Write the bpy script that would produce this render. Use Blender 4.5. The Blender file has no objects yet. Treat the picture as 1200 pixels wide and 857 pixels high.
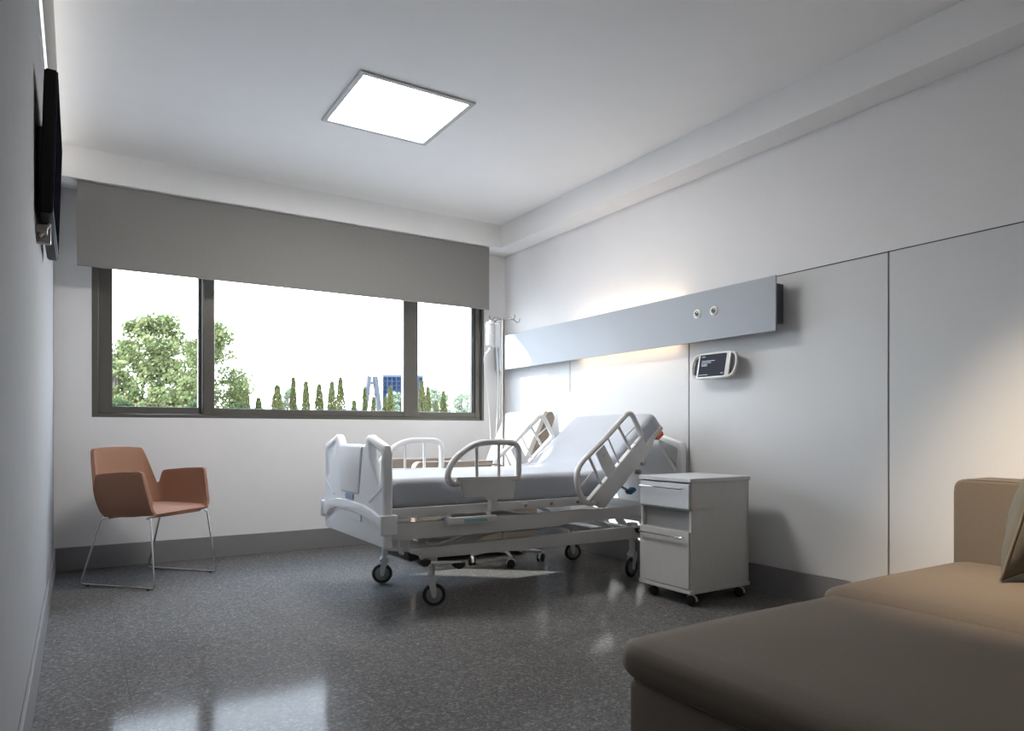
import bpy, bmesh, math, random
from mathutils import Vector, Matrix, Euler
R = math.radians
PI = math.pi
random.seed(7)
scene = bpy.context.scene
COL = scene.collection

# ------------------------------------------------------------------ materials
def srgb(r, g, b):
    f = lambda c: (c/255/12.92) if c/255 <= .04045 else ((c/255+.055)/1.055)**2.4
    return (f(r), f(g), f(b), 1)

def mat(name, col, rough=.5, metal=0., spec=.5, noise=0., nscale=60., bump=0., bscale=200., aniso=None, coat=0.):
    m = bpy.data.materials.new(name); m.use_nodes = True
    nt = m.node_tree; b = nt.nodes['Principled BSDF']
    b.inputs['Roughness'].default_value = rough
    b.inputs['Metallic'].default_value = metal
    b.inputs['Specular IOR Level'].default_value = spec
    b.inputs['Coat Weight'].default_value = coat
    tc = nt.nodes.new('ShaderNodeTexCoord')
    def mapped(sc):
        if aniso is None: return tc.outputs['Object']
        mp = nt.nodes.new('ShaderNodeMapping'); mp.inputs['Scale'].default_value = aniso
        nt.links.new(tc.outputs['Object'], mp.inputs['Vector']); return mp.outputs['Vector']
    n = nt.nodes.new('ShaderNodeTexNoise'); n.inputs['Scale'].default_value = nscale; n.inputs['Detail'].default_value = 4
    nt.links.new(mapped(nscale), n.inputs['Vector'])
    mx = nt.nodes.new('ShaderNodeMix'); mx.data_type = 'RGBA'
    k = max(noise, .004)
    mx.inputs['A'].default_value = tuple(max(0, c*(1-k)) for c in col[:3])+(1,)
    mx.inputs['B'].default_value = tuple(min(1, c*(1+k)) for c in col[:3])+(1,)
    nt.links.new(n.outputs['Fac'], mx.inputs['Factor'])
    nt.links.new(mx.outputs['Result'], b.inputs['Base Color'])
    if bump > 0:
        n2 = nt.nodes.new('ShaderNodeTexNoise'); n2.inputs['Scale'].default_value = bscale; n2.inputs['Detail'].default_value = 3
        nt.links.new(mapped(bscale), n2.inputs['Vector'])
        bp = nt.nodes.new('ShaderNodeBump'); bp.inputs['Strength'].default_value = bump; bp.inputs['Distance'].default_value = .002
        nt.links.new(n2.outputs['Fac'], bp.inputs['Height']); nt.links.new(bp.outputs['Normal'], b.inputs['Normal'])
    return m

def emis(name, col, s):
    m = bpy.data.materials.new(name); m.use_nodes = True
    nt = m.node_tree; nt.nodes.remove(nt.nodes['Principled BSDF'])
    e = nt.nodes.new('ShaderNodeEmission'); e.inputs['Color'].default_value = col; e.inputs['Strength'].default_value = s
    nt.links.new(e.outputs[0], nt.nodes['Material Output'].inputs['Surface'])
    return m

M = {}
M['wall'] = mat('wall_paint', (.80, .785, .785, 1), .95, spec=.03, noise=.025, nscale=5, bump=.35, bscale=140)
M['wallshaded'] = mat('shaded_wall_paint', (.33, .328, .33, 1), .95, spec=.03, noise=.05, nscale=9, bump=.5, bscale=140)  # left wall only: wall paint with its shade darkened into the colour
M['panel'] = mat('wall_panel_laminate', (.67, .67, .675, 1), .7, spec=.08, noise=.012, nscale=8, bump=.12, bscale=160)
M['joint'] = mat('panel_joint', (.06, .06, .06, 1), .7)
M['ceil'] = mat('ceiling_paint', (.87, .86, .85, 1), .8, spec=.2, noise=.02, nscale=6, bump=.3, bscale=120)
M['base'] = mat('baseboard_vinyl', (.235, .23, .235, 1), .6, spec=.1, noise=.04, nscale=30)
M['frame'] = mat('window_aluminium', (.13, .12, .105, 1), .35, metal=.3, noise=.05, nscale=20)
M['gasket'] = mat('window_gasket', (.012, .012, .013, 1), .5)
M['blind'] = mat('blind_fabric', (.25, .24, .23, 1), .9, spec=.1, noise=.07, nscale=120, bump=.4, bscale=400, aniso=(1, 1, .2))
M['bedplastic'] = mat('bed_white_plastic', (.84, .845, .86, 1), .4, spec=.4, noise=.01, nscale=12)
M['bedmetal'] = mat('bed_powder_coat', (.70, .69, .68, 1), .42, spec=.4, noise=.015, nscale=12)
M['bedgrey'] = mat('bed_grey_insert', (.47, .48, .50, 1), .45, noise=.01)
M['sheet'] = mat('mattress_sheet', (.47, .49, .53, 1), .85, spec=.15, noise=.03, nscale=9, bump=.45, bscale=14)
M['tyre'] = mat('caster_rubber', (.02, .02, .021, 1), .6)
M['wheel'] = mat('caster_grey', (.30, .305, .32, 1), .5)
M['whitecap'] = mat('caster_white', (.75, .75, .74, 1), .4)
M['black'] = mat('black_plastic', (.012, .012, .013, 1), .35)
M['orange'] = mat('orange_lever', (.55, .11, .02, 1), .4)
M['blue'] = mat('blue_handle', (.02, .15, .30, 1), .4)
M['teal'] = mat('teal_label', (.22, .42, .44, 1), .4)
M['bluelabel'] = mat('pale_blue_label', (.36, .44, .62, 1), .4)
M['chrome'] = mat('chrome', (.72, .72, .73, 1), .14, metal=1.)
M['steel'] = mat('brushed_steel', (.30, .28, .255, 1), .4, metal=.6)
M['laminate'] = mat('cabinet_laminate', (.60, .595, .59, 1), .5, spec=.35, noise=.05, nscale=40, aniso=(1, 1, .3))
M['drawer'] = mat('drawer_laminate', (.62, .63, .66, 1), .42, spec=.4, noise=.04, nscale=40)
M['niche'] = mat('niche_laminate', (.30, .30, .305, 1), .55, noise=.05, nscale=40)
M['chair'] = mat('terracotta_fabric', (.30, .158, .104, 1), .9, spec=.15, noise=.12, nscale=220, bump=.25, bscale=500)
M['sofa'] = mat('taupe_upholstery', (.145, .118, .094, 1), .8, spec=.2, noise=.07, nscale=90, bump=.3, bscale=420)
M['piping'] = mat('sofa_piping', (.15, .125, .10, 1), .7)
M['pillow'] = mat('olive_cushion_cloth', (.135, .128, .108, 1), .9, spec=.1, noise=.1, nscale=90, bump=.35, bscale=30)
M['headgrey'] = mat('bedhead_anodised', (.36, .38, .41, 1), .5, spec=.25, noise=.01, nscale=10)
M['headdark'] = mat('bedhead_duct_dark', (.07, .078, .095, 1), .5)
M['socket'] = mat('gas_outlet_core', (.04, .038, .033, 1), .4, metal=.5)
M['cream'] = mat('cream_plastic', (.78, .77, .72, 1), .4)
M['tabwhite'] = mat('terminal_plastic', (.70, .69, .67, 1), .4)
M['tv'] = mat('tv_black', (.004, .004, .005, 1), .5, spec=.2)
M['recl'] = mat('recliner_taupe', (.23, .185, .145, 1), .6, noise=.12, nscale=30, bump=.2, bscale=160)
M['cloth'] = mat('white_cloth', (.62, .61, .59, 1), .9, spec=.1, noise=.02, bump=.3, bscale=20)
M['bag'] = mat('iv_bag_plastic', (.80, .82, .84, 1), .25, spec=.5)
M['mark'] = mat('bag_marks', (.42, .44, .47, 1), .6)
M['tube'] = mat('iv_tube', (.82, .82, .81, 1), .3)
M['bark'] = mat('bark', (.07, .058, .045, 1), .9, noise=.2)
M['concrete'] = mat('tower_concrete', (.028, .03, .037, 1), .8)
M['diff'] = emis('panel_diffuser', (1, .975, .94, 1), 7.5)
M['cove'] = emis('cove_led', (1, .975, .93, 1), .32)
M['ledwarm'] = emis('warm_led', (1, .76, .50, 1), 1.5)
M['scr'] = emis('terminal_screen', (.30, .33, .42, 1), .035)
M['scrtext'] = emis('terminal_text', (.75, .85, 1, 1), .22)
M['down'] = emis('downlight_lamp', (1, .72, .42, 1), 6.)

# floor: speckled sheet tiles
def floor_mat():
    m = bpy.data.materials.new('speckled_vinyl'); m.use_nodes = True
    nt = m.node_tree; b = nt.nodes['Principled BSDF']; N = nt.nodes.new; L = nt.links.new
    tc = N('ShaderNodeTexCoord')
    v = N('ShaderNodeTexVoronoi'); v.inputs['Scale'].default_value = 120; v.inputs['Randomness'].default_value = 1
    n0 = N('ShaderNodeTexNoise'); n0.inputs['Scale'].default_value = 40; n0.inputs['Detail'].default_value = 2
    ad = N('ShaderNodeMix'); ad.data_type = 'VECTOR'; ad.inputs['Factor'].default_value = .03
    L(tc.outputs['Object'], n0.inputs['Vector']); L(tc.outputs['Object'], ad.inputs['A']); L(n0.outputs['Color'], ad.inputs['B'])
    L(ad.outputs['Result'], v.inputs['Vector'])
    sp = N('ShaderNodeSeparateColor'); L(v.outputs['Color'], sp.inputs['Color'])
    cr = N('ShaderNodeValToRGB'); e = cr.color_ramp.elements
    e[0].position = 0; e[0].color = (.098, .093, .094, 1)
    e[1].position = .35; e[1].color = (.126, .119, .117, 1)
    for p, c in ((.70, (.146, .138, .134, 1)), (.92, (.190, .178, .172, 1)), (.985, (.23, .218, .21, 1))):
        q = e.new(p); q.color = c
    L(sp.outputs['Red'], cr.inputs['Fac'])
    n2 = N('ShaderNodeTexNoise'); n2.inputs['Scale'].default_value = 160; n2.inputs['Detail'].default_value = 5
    L(tc.outputs['Object'], n2.inputs['Vector'])
    mx = N('ShaderNodeMix'); mx.data_type = 'RGBA'; mx.blend_type = 'OVERLAY'; mx.inputs['Factor'].default_value = .35
    L(cr.outputs['Color'], mx.inputs['A']); L(n2.outputs['Color'], mx.inputs['B'])
    hs = N('ShaderNodeHueSaturation'); hs.inputs['Saturation'].default_value = .55
    L(mx.outputs['Result'], hs.inputs['Color'])
    # fine tile joints
    bk = N('ShaderNodeTexBrick'); bk.offset = 0; bk.inputs['Scale'].default_value = 1
    bk.inputs['Brick Width'].default_value = .77; bk.inputs['Row Height'].default_value = .77; bk.inputs['Mortar Size'].default_value = .0016
    bk.inputs['Mortar Smooth'].default_value = .3
    mp = N('ShaderNodeMapping'); mp.inputs['Location'].default_value = (.035, .23, 0)
    L(tc.outputs['Object'], mp.inputs['Vector']); L(mp.outputs['Vector'], bk.inputs['Vector'])
    m3 = N('ShaderNodeMix'); m3.data_type = 'RGBA'
    L(bk.outputs['Fac'], m3.inputs['Factor']); L(hs.outputs['Color'], m3.inputs['A']); m3.inputs['B'].default_value = (.10, .095, .092, 1)
    L(m3.outputs['Result'], b.inputs['Base Color'])
    n4 = N('ShaderNodeTexNoise'); n4.inputs['Scale'].default_value = 3
    L(tc.outputs['Object'], n4.inputs['Vector'])
    mr = N('ShaderNodeMapRange'); mr.inputs['To Min'].default_value = .09; mr.inputs['To Max'].default_value = .13
    L(n4.outputs['Fac'], mr.inputs['Value']); L(mr.outputs['Result'], b.inputs['Roughness'])
    b.inputs['Specular IOR Level'].default_value = .025
    return m
M['floor'] = floor_mat()

# thin glazing: mostly clear with a little mirror
def glass_mat():
    m = bpy.data.materials.new('window_glass'); m.use_nodes = True
    nt = m.node_tree; nt.nodes.remove(nt.nodes['Principled BSDF']); N = nt.nodes.new; L = nt.links.new
    t = N('ShaderNodeBsdfTransparent'); t.inputs['Color'].default_value = (.93, .95, .95, 1)
    g = N('ShaderNodeBsdfGlossy'); g.inputs['Roughness'].default_value = .02
    lw = N('ShaderNodeLayerWeight'); lw.inputs['Blend'].default_value = .5
    pw = N('ShaderNodeMath'); pw.operation = 'POWER'; pw.inputs[1].default_value = 5
    mr = N('ShaderNodeMapRange'); mr.inputs['To Min'].default_value = .025; mr.inputs['To Max'].default_value = .7
    L(lw.outputs['Facing'], pw.inputs[0]); L(pw.outputs[0], mr.inputs['Value'])
    mx = N('ShaderNodeMixShader')
    L(mr.outputs['Result'], mx.inputs[0]); L(t.outputs[0], mx.inputs[1]); L(g.outputs[0], mx.inputs[2])
    L(mx.outputs[0], nt.nodes['Material Output'].inputs['Surface'])
    return m
M['glass'] = glass_mat()

def leaf_mat(name, a, b_, tr=.35):
    m = bpy.data.materials.new(name); m.use_nodes = True
    nt = m.node_tree; nt.nodes.remove(nt.nodes['Principled BSDF']); N = nt.nodes.new; L = nt.links.new
    geo = N('ShaderNodeNewGeometry')
    mx = N('ShaderNodeMix'); mx.data_type = 'RGBA'; mx.inputs['A'].default_value = a; mx.inputs['B'].default_value = b_
    L(geo.outputs['Random Per Island'], mx.inputs['Factor'])
    d = N('ShaderNodeBsdfDiffuse'); t = N('ShaderNodeBsdfTranslucent')
    L(mx.outputs['Result'], d.inputs['Color']); L(mx.outputs['Result'], t.inputs['Color'])
    ms = N('ShaderNodeMixShader'); ms.inputs[0].default_value = tr
    L(d.outputs[0], ms.inputs[1]); L(t.outputs[0], ms.inputs[2])
    L(ms.outputs[0], nt.nodes['Material Output'].inputs['Surface'])
    return m
M['leaf'] = leaf_mat('broad_leaf', (.05, .072, .03, 1), (.19, .195, .085, 1))
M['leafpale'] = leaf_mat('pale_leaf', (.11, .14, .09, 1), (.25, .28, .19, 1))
M['leafdark'] = leaf_mat('shrub_leaf', (.028, .042, .02, 1), (.07, .09, .04, 1))
M['cyp'] = leaf_mat('cypress_leaf', (.035, .05, .02, 1), (.12, .11, .042, 1), .25)

def tower_glass():
    m = bpy.data.materials.new('curtain_wall'); m.use_nodes = True
    nt = m.node_tree; b = nt.nodes['Principled BSDF']; N = nt.nodes.new; L = nt.links.new
    tc = N('ShaderNodeTexCoord')
    sx = N('ShaderNodeSeparateXYZ'); L(tc.outputs['Object'], sx.inputs[0])
    ad = N('ShaderNodeMath'); L(sx.outputs['X'], ad.inputs[0]); L(sx.outputs['Y'], ad.inputs[1])
    cx = N('ShaderNodeCombineXYZ'); L(ad.outputs[0], cx.inputs['X']); L(sx.outputs['Z'], cx.inputs['Y'])
    bk = N('ShaderNodeTexBrick'); bk.offset = 0; bk.inputs['Scale'].default_value = 1
    bk.inputs['Brick Width'].default_value = .56; bk.inputs['Row Height'].default_value = 1.0; bk.inputs['Mortar Size'].default_value = .09
    bk.inputs['Color1'].default_value = (.004, .008, .018, 1); bk.inputs['Color2'].default_value = (.007, .013, .027, 1); bk.inputs['Mortar'].default_value = (.022, .029, .043, 1)
    L(cx.outputs[0], bk.inputs['Vector']); L(bk.outputs['Color'], b.inputs['Base Color'])
    b.inputs['Roughness'].default_value = .6; b.inputs['Specular IOR Level'].default_value = .02
    return m
M['curtain'] = tower_glass()
M['lawn'] = mat('outdoor_paving', (.30, .285, .275, 1), .95, noise=.1, nscale=1.5)

# ------------------------------------------------------------------ object helpers
WORLD = {}   # object -> world origin used when parenting

class MB:
    def __init__(s): s.bm = bmesh.new()
    def _add(s, tmp, mtx=None):
        if mtx is not None: tmp.transform(mtx)
        me = bpy.data.meshes.new('tmp'); tmp.to_mesh(me); tmp.free(); s.bm.from_mesh(me); bpy.data.meshes.remove(me)
        return s
    def box(s, lo, hi, bev=0., seg=2, mtx=None):
        t = bmesh.new(); bmesh.ops.create_cube(t, size=1)
        lo, hi = Vector(lo), Vector(hi); c = (lo+hi)/2; d = hi-lo
        for v in t.verts: v.co = Vector((v.co.x*d.x, v.co.y*d.y, v.co.z*d.z))+c
        if bev > 0: bmesh.ops.bevel(t, geom=t.edges[:], offset=min(bev, .49*min(abs(d.x), abs(d.y), abs(d.z))), segments=seg, profile=.6, affect='EDGES')
        return s._add(t, mtx)
    def cyl(s, p0, p1, r, r2=None, n=20, cap=True):
        p0, p1 = Vector(p0), Vector(p1); d = p1-p0
        t = bmesh.new()
        bmesh.ops.create_cone(t, cap_ends=cap, segments=n, radius1=r, radius2=r if r2 is None else r2, depth=d.length)
        q = Vector((0, 0, 1)).rotation_difference(d.normalized()).to_matrix().to_4x4()
        return s._add(t, Matrix.Translation((p0+p1)/2) @ q)
    def sphere(s, c, r, sc=(1, 1, 1), n=16):
        t = bmesh.new(); bmesh.ops.create_uvsphere(t, u_segments=n, v_segments=max(6, n//2), radius=r)
        return s._add(t, Matrix.Translation(c) @ Matrix.Diagonal((*sc, 1)))
    def torus(s, c, axis, R0, r, n=28, k=10):
        t = bmesh.new(); rings = []
        for i in range(n):
            a = 2*PI*i/n; rings.append([t.verts.new(((R0+r*math.cos(2*PI*j/k))*math.cos(a), (R0+r*math.cos(2*PI*j/k))*math.sin(a), r*math.sin(2*PI*j/k))) for j in range(k)])
        for i in range(n):
            for j in range(k):
                t.faces.new((rings[i][j], rings[(i+1) % n][j], rings[(i+1) % n][(j+1) % k], rings[i][(j+1) % k]))
        q = Vector((0, 0, 1)).rotation_difference(Vector(axis).normalized()).to_matrix().to_4x4()
        return s._add(t, Matrix.Translation(c) @ q)
    def lathe(s, c, axis, prof, n=28):
        t = bmesh.new(); rings = []
        for (r, h) in prof:
            rings.append([t.verts.new((max(r, 1e-5)*math.cos(2*PI*i/n), max(r, 1e-5)*math.sin(2*PI*i/n), h)) for i in range(n)])
        for a in range(len(prof)-1):
            for i in range(n): t.faces.new((rings[a][i], rings[a][(i+1) % n], rings[a+1][(i+1) % n], rings[a+1][i]))
        t.faces.new(rings[0][::-1]); t.faces.new(rings[-1])
        q = Vector((0, 0, 1)).rotation_difference(Vector(axis).normalized()).to_matrix().to_4x4()
        return s._add(t, Matrix.Translation(c) @ q)
    def tube(s, pts, r, n=10, closed=False, smooth=0):
        P = [Vector(p) for p in pts]
        if smooth:
            Q = []; N = len(P); rng = N if closed else N-1
            g = (lambda i: P[i % N]) if closed else (lambda i: P[max(0, min(N-1, i))])
            for i in range(rng):
                a, b, c, d = g(i-1), g(i), g(i+1), g(i+2)
                for k in range(smooth):
                    t = k/smooth
                    Q.append(.5*((2*b)+(c-a)*t+(2*a-5*b+4*c-d)*t*t+(3*b-a-3*c+d)*t**3))
            if not closed: Q.append(P[-1])
            P = Q
        t = bmesh.new(); N = len(P); rings = []; up = None
        for i, p in enumerate(P):
            if closed: d = (P[(i+1) % N]-P[i-1])
            else: d = P[min(N-1, i+1)]-P[max(0, i-1)]
            d.normalize()
            if up is None:
                up = d.orthogonal().normalized()
            else:
                up = (up-d*up.dot(d)); up.normalize()
            w = d.cross(up)
            rings.append([t.verts.new(p+(up*math.cos(2*PI*j/n)+w*math.sin(2*PI*j/n))*r) for j in range(n)])
        for i in range(N if closed else N-1):
            A, B = rings[i], rings[(i+1) % N]
            for j in range(n): t.faces.new((A[j], A[(j+1) % n], B[(j+1) % n], B[j]))
        if not closed: t.faces.new(rings[0][::-1]); t.faces.new(rings[-1])
        return s._add(t)
    def prism(s, pts2, plane, a, b, bev=0., seg=2):
        """closed outline in a plane ('xz','yz','xy'), extruded from a to b along the third axis"""
        f = {'xz': lambda u, v, w: (u, w, v), 'yz': lambda u, v, w: (w, u, v), 'xy': lambda u, v, w: (u, v, w)}[plane]
        t = bmesh.new()
        A = [t.verts.new(f(u, v, a)) for u, v in pts2]; B = [t.verts.new(f(u, v, b)) for u, v in pts2]
        t.faces.new(A); t.faces.new(B[::-1]); n = len(A)
        for i in range(n): t.faces.new((A[i], B[i], B[(i+1) % n], A[(i+1) % n]))
        bmesh.ops.recalc_face_normals(t, faces=t.faces[:])
        if bev > 0:
            ed = [e for e in t.edges if len(e.link_faces) == 2 and e.calc_face_angle(0) > .5]
            bmesh.ops.bevel(t, geom=ed, offset=bev, segments=seg, profile=.6, affect='EDGES', clamp_overlap=True)
        return s._add(t)
    def grid(s, fn, nu, nv):
        t = bmesh.new()
        V = [[t.verts.new(fn(i/nu, j/nv)) for j in range(nv+1)] for i in range(nu+1)]
        for i in range(nu):
            for j in range(nv): t.faces.new((V[i][j], V[i+1][j], V[i+1][j+1], V[i][j+1]))
        return s._add(t)
    def build(s, name, m, parent=None, smooth=True, angle=40, local=False, recalc=True):
        if recalc: bmesh.ops.recalc_face_normals(s.bm, faces=s.bm.faces[:])
        me = bpy.data.meshes.new(name); s.bm.to_mesh(me); s.bm.free()
        me.materials.append(m)
        o = bpy.data.objects.new(name, me); COL.objects.link(o)
        xs = [v.co for v in me.vertices]
        lo = Vector([min(v[i] for v in xs) for i in range(3)]); hi = Vector([max(v[i] for v in xs) for i in range(3)])
        c = (lo+hi)/2
        if parent is None: c.z = lo.z
        me.transform(Matrix.Translation(-c))
        pw = Vector((0, 0, 0))
        if parent is not None:
            o.parent = parent
            if not local: pw = WORLD[parent.name]
        o.location = c-pw
        WORLD[o.name] = c.copy()
        if smooth:
            me.polygons.foreach_set('use_smooth', [True]*len(me.polygons))
            try: me.set_sharp_from_angle(angle=R(angle))
            except Exception: pass
        return o

def tag(o, label, cat, group=None, kind=None):
    o['label'] = label; o['category'] = cat
    if group: o['group'] = group
    if kind: o['kind'] = kind
    return o
def thing(name, label, cat, loc, group=None):
    o = bpy.data.objects.new(name, None); COL.objects.link(o); o.empty_display_size = .1
    o.location = loc; WORLD[o.name] = Vector(loc)
    return tag(o, label, cat, group)
def struct(o):
    o['kind'] = 'structure'; return o
def copy_tree(o, parent=None):
    c = o.copy(); COL.objects.link(c)
    if parent is not None: c.parent = parent
    for ch in list(o.children): copy_tree(ch, c)
    return c
def rounded(pts, r, n=5):
    """round every corner of a closed 2-D outline"""
    out = []; N = len(pts)
    for i in range(N):
        p = Vector(pts[i]); a = Vector(pts[i-1])-p; b = Vector(pts[(i+1) % N])-p
        rr = r[i] if isinstance(r, (list, tuple)) else r
        rr = min(rr, .48*a.length, .48*b.length)
        A = p+a.normalized()*rr; B = p+b.normalized()*rr
        for k in range(n+1):
            t = k/n; q = A*(1-t)**2+p*2*t*(1-t)+B*t*t; out.append((q.x, q.y))
    return out

# ------------------------------------------------------------------ room shell
XL, XR, YB, YF = -.14, 3.63, 5.91, -1.6
ZC = 2.965; ZS = 2.75
struct(MB().box((XL-.2, YF-.2, -.12), (XR+.2, YB+.25, 0)).build('floor', M['floor'], smooth=False))
struct(MB().box((XL+.05, YF-.2, ZC), (XR+.2, YB+.25, ZC+.10)).box((XL-.2, YF-.2, ZC+.10), (XR+.2, YB+.25, ZC+.2)).build('ceiling', M['ceil'], smooth=False))
struct(MB().box((XL-.2, YF-.2, 0), (XL, YB+.25, ZC+.10)).build('wall_left', M['wallshaded'], smooth=False))
struct(MB().box((XR, YF-.2, 0), (XR+.2, YB+.25, ZC)).build('wall_right', M['wall'], smooth=False))
struct(MB().box((XL-.2, YF-.2, 0), (XR+.2, YF, ZC)).build('wall_front', M['wall'], smooth=False))
WX0, WX1, WZ0, WZ1 = .0925, 3.39, 1.107, 2.36
YO = YB+.12
struct(MB().box((XL, YB, 0), (XR, YO, WZ0)).box((XL, YB, WZ1), (XR, YO, ZC)).box((XL, YB, WZ0), (WX0, YO, WZ1)).box((WX1, YB, WZ0), (XR, YO, WZ1)).build('wall_back', M['wall'], smooth=False))
# dropped bulkheads
struct(MB().box((XL, 5.635, ZS), (3.42, YB, ZC), ).build('trim_1', M['ceil'], smooth=False))
struct(MB().box((3.42, YF, ZS), (XR, YB, ZC)).build('trim_2', M['ceil'], smooth=False))
# baseboards
struct(MB().box((XL, YB-.012, 0), (XR, YB, .167), .003, 1).build('baseboard_back', M['base']))
struct(MB().box((XR-.014, YF, 0), (XR, YB-.012, .167), .003, 1).build('baseboard_right', M['base']))
struct(MB().box((XL, YF, 0), (XL+.012, YB-.012, .167), .003, 1).build('baseboard_left', M['base']))
# wall panels on the bed-head wall
YP = [YF, .645, 2.03, 3.4345, 4.812, YB-.002]
for i in range(5):
    o = MB().box((XR-.010, YP[i]+.0035, .170), (XR, YP[i+1]-.0035, 1.946), .002, 1).build('trim_%d' % (3+i), M['panel'])
    struct(o)
jb = MB()
for y in YP[1:-1]: jb.box((XR-.004, y-.0045, .168), (XR, y+.0045, 1.946))
jb.box((XR-.0108, YF, 1.946), (XR, YB-.002, 1.951))
struct(jb.build('trim_8', M['joint'], smooth=False))

# window: outer frame, left sliding sash, fixed middle and right lights
def win_frame():
    y0, y1 = 5.905, 6.0
    fr = MB()
    fr.box((WX0, y0, WZ0), (WX0+.042, y1, WZ1), .003, 1).box((WX1-.05, y0, WZ0), (WX1, y1, WZ1), .003, 1)
    fr.box((WX0+.038, y0+.002, WZ0), (WX1-.046, y1-.002, WZ0+.028), .003, 1).box((WX0+.038, y0+.002, WZ1-.06), (WX1-.046, y1-.002, WZ1), .003, 1)
    w = struct(fr.build('window_1', M['frame']))
    s = MB()  # left sash, on the outer track
    a, b = WX0+.042, .84
    s.box((a, 5.945, 1.135), (a+.092, 5.985, 2.31), .004, 1).box((b-.03, 5.945, 1.135), (b, 5.985, 2.31), .004, 1)
    s.box((a+.088, 5.947, 1.135), (b-.026, 5.983, 1.190), .003, 1).box((a+.088, 5.947, 2.25), (b-.026, 5.983, 2.31), .003, 1)
    s.build('sliding_sash', M['frame'], w)
    c = MB()  # middle and right lights
    c.box((.842, 5.90, 1.135), (.925, 5.955, 2.31), .004, 1).box((2.537, 5.90, 1.135), (2.682, 5.955, 2.31), .004, 1)
    c.box((3.262, 5.915, 1.135), (3.342, 5.955, 2.31), .004, 1)
    c.box((.842, 5.905, 1.135), (3.342, 5.955, 1.186), .004, 1).box((.842, 5.905, 2.25), (3.342, 5.955, 2.31), .004, 1)
    c.build('fixed_frame', M['frame'], w)
    g = MB()
    g.box((.836, 5.899, 1.135), (.8425, 5.95, 2.3)).box((3.254, 5.914, 1.16), (3.263, 5.954, 2.3)).box((3.284, 5.904, 1.14), (3.292, 5.92, 2.3)).box((3.346, 5.899, 1.12), (3.362, 5.92, 2.3))
    g.build('gasket', M['gasket'], w, smooth=False)
    for x0, x1, y in ((a+.09, b-.028, 5.965), (.92, 2.54, 5.935), (2.68, 3.265, 5.935)):
        MB().box((x0, y-.002, 1.183), (x1, y+.002, 2.255)).build('pane', M['glass'], w, smooth=False)
win_frame()

# ------------------------------------------------------------------ blind
bl = thing('roller_blind', 'wide grey fabric roller blind lowered over the top of the window', 'blind', (1.655, 5.67, 2.157))
MB().grid(lambda u, v: (0+3.31*u, 5.67+.0015*math.sin(u*9), 2.16+.585*v), 60, 8).box((.0, 5.6705, 2.16), (3.31, 5.672, 2.745)).build('fabric', M['blind'], bl, angle=30)
MB().box((0, 5.664, 2.154), (3.31, 5.678, 2.172), .004).build('bottom_bar', M['blind'], bl)
MB().cyl((0.0, 5.70, 2.722), (3.31, 5.70, 2.722), .026).build('roller', M['blind'], bl)

# ------------------------------------------------------------------ ceiling panel light
cl = thing('ceiling_light', 'square recessed white panel light glowing in the ceiling', 'light', (1.66, 3.965, ZC))
x0, x1, y0, y1 = 1.301, 2.017, 3.611, 4.322
fr = MB(); w = .033; zb = ZC-.012
fr.box((x0, y0, zb), (x1, y0+w, ZC), .002, 1).box((x0, y1-w, zb), (x1, y1, ZC), .002, 1).box((x0, y0+w, zb), (x0+w, y1-w, ZC), .002, 1).box((x1-w, y0+w, zb), (x1, y1-w, ZC), .002, 1)
fr.build('frame', mat('light_frame', (.50, .50, .49, 1), .5), cl)
MB().box((x0+w, y0+w, ZC-.006), (x1-w, y1-w, ZC-.001)).build('diffuser', M['diff'], cl, smooth=False)

# ------------------------------------------------------------------ cove strip along the left wall
cv = thing('linear_light', 'long bright strip light along the top of the left wall above the television', 'light', (XL+.006, 2.4, 2.77))
MB().box((XL, -1.2, 2.772), (XL+.006, 5.60, 2.96)).build('diffuser', M['cove'], cv, smooth=False)
MB().box((XL, -1.21, 2.764), (XL+.009, 5.61, 2.771)).build('rail', M['whitecap'], cv, smooth=False)

# ceiling downlight over the sofa corner (warm)
dl = thing('downlight', 'small round warm downlight in the ceiling above the sofa', 'light', (1.95, .9, ZC))
MB().lathe((1.95, .9, ZC-.012), (0, 0, 1), [(.055, 0), (.075, .0), (.078, .012), (.055, .012)]).build('rim', M['whitecap'], dl)
MB().cyl((1.95, .9, ZC-.008), (1.95, .9, ZC-.002), .05).build('lamp', M['down'], dl)
li = bpy.data.lights.new('downlight_beam', 'SPOT'); li.energy = 105; li.color = (1, .80, .56); li.spot_size = R(52); li.spot_blend = 1.0; li.shadow_soft_size = .05
lo_ = bpy.data.objects.new('downlight_beam', li); COL.objects.link(lo_); lo_.location = (1.95, .9, ZC-.03); lo_.rotation_euler = (Vector((3.3, 1.0, .45))-Vector((1.95, .9, ZC-.03))).to_track_quat('-Z', 'Y').to_euler()

# ------------------------------------------------------------------ television
tv = thing('television', 'black flat television mounted high on the left wall', 'television', (XL, 3.70, 2.14))
def tvq(d, y, h):  # tilted panel: d thickness coordinate, h 0..1
    return (-.079+.017*h-d, y, 1.855+.565*h+.018*d)
t = bmesh.new()
mb = MB()
def slab(d0, d1, ya, yb, ha, hb, bev=.006):
    b = bmesh.new()
    vs = [b.verts.new(tvq(d, y, h)) for d in (d0, d1) for y in (ya, yb) for h in (ha, hb)]
    for f in ((0, 1, 3, 2), (4, 6, 7, 5), (0, 4, 5, 1), (2, 3, 7, 6), (0, 2, 6, 4), (1, 5, 7, 3)): b.faces.new([vs[i] for i in f])
    bmesh.ops.recalc_face_normals(b, faces=b.faces[:])
    bmesh.ops.bevel(b, geom=b.edges[:], offset=bev, segments=3, affect='EDGES')
    return b
mb._add(slab(0, .046, 3.25, 4.15, 0, 1)); mb.build('housing', M['tv'], tv)
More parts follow.
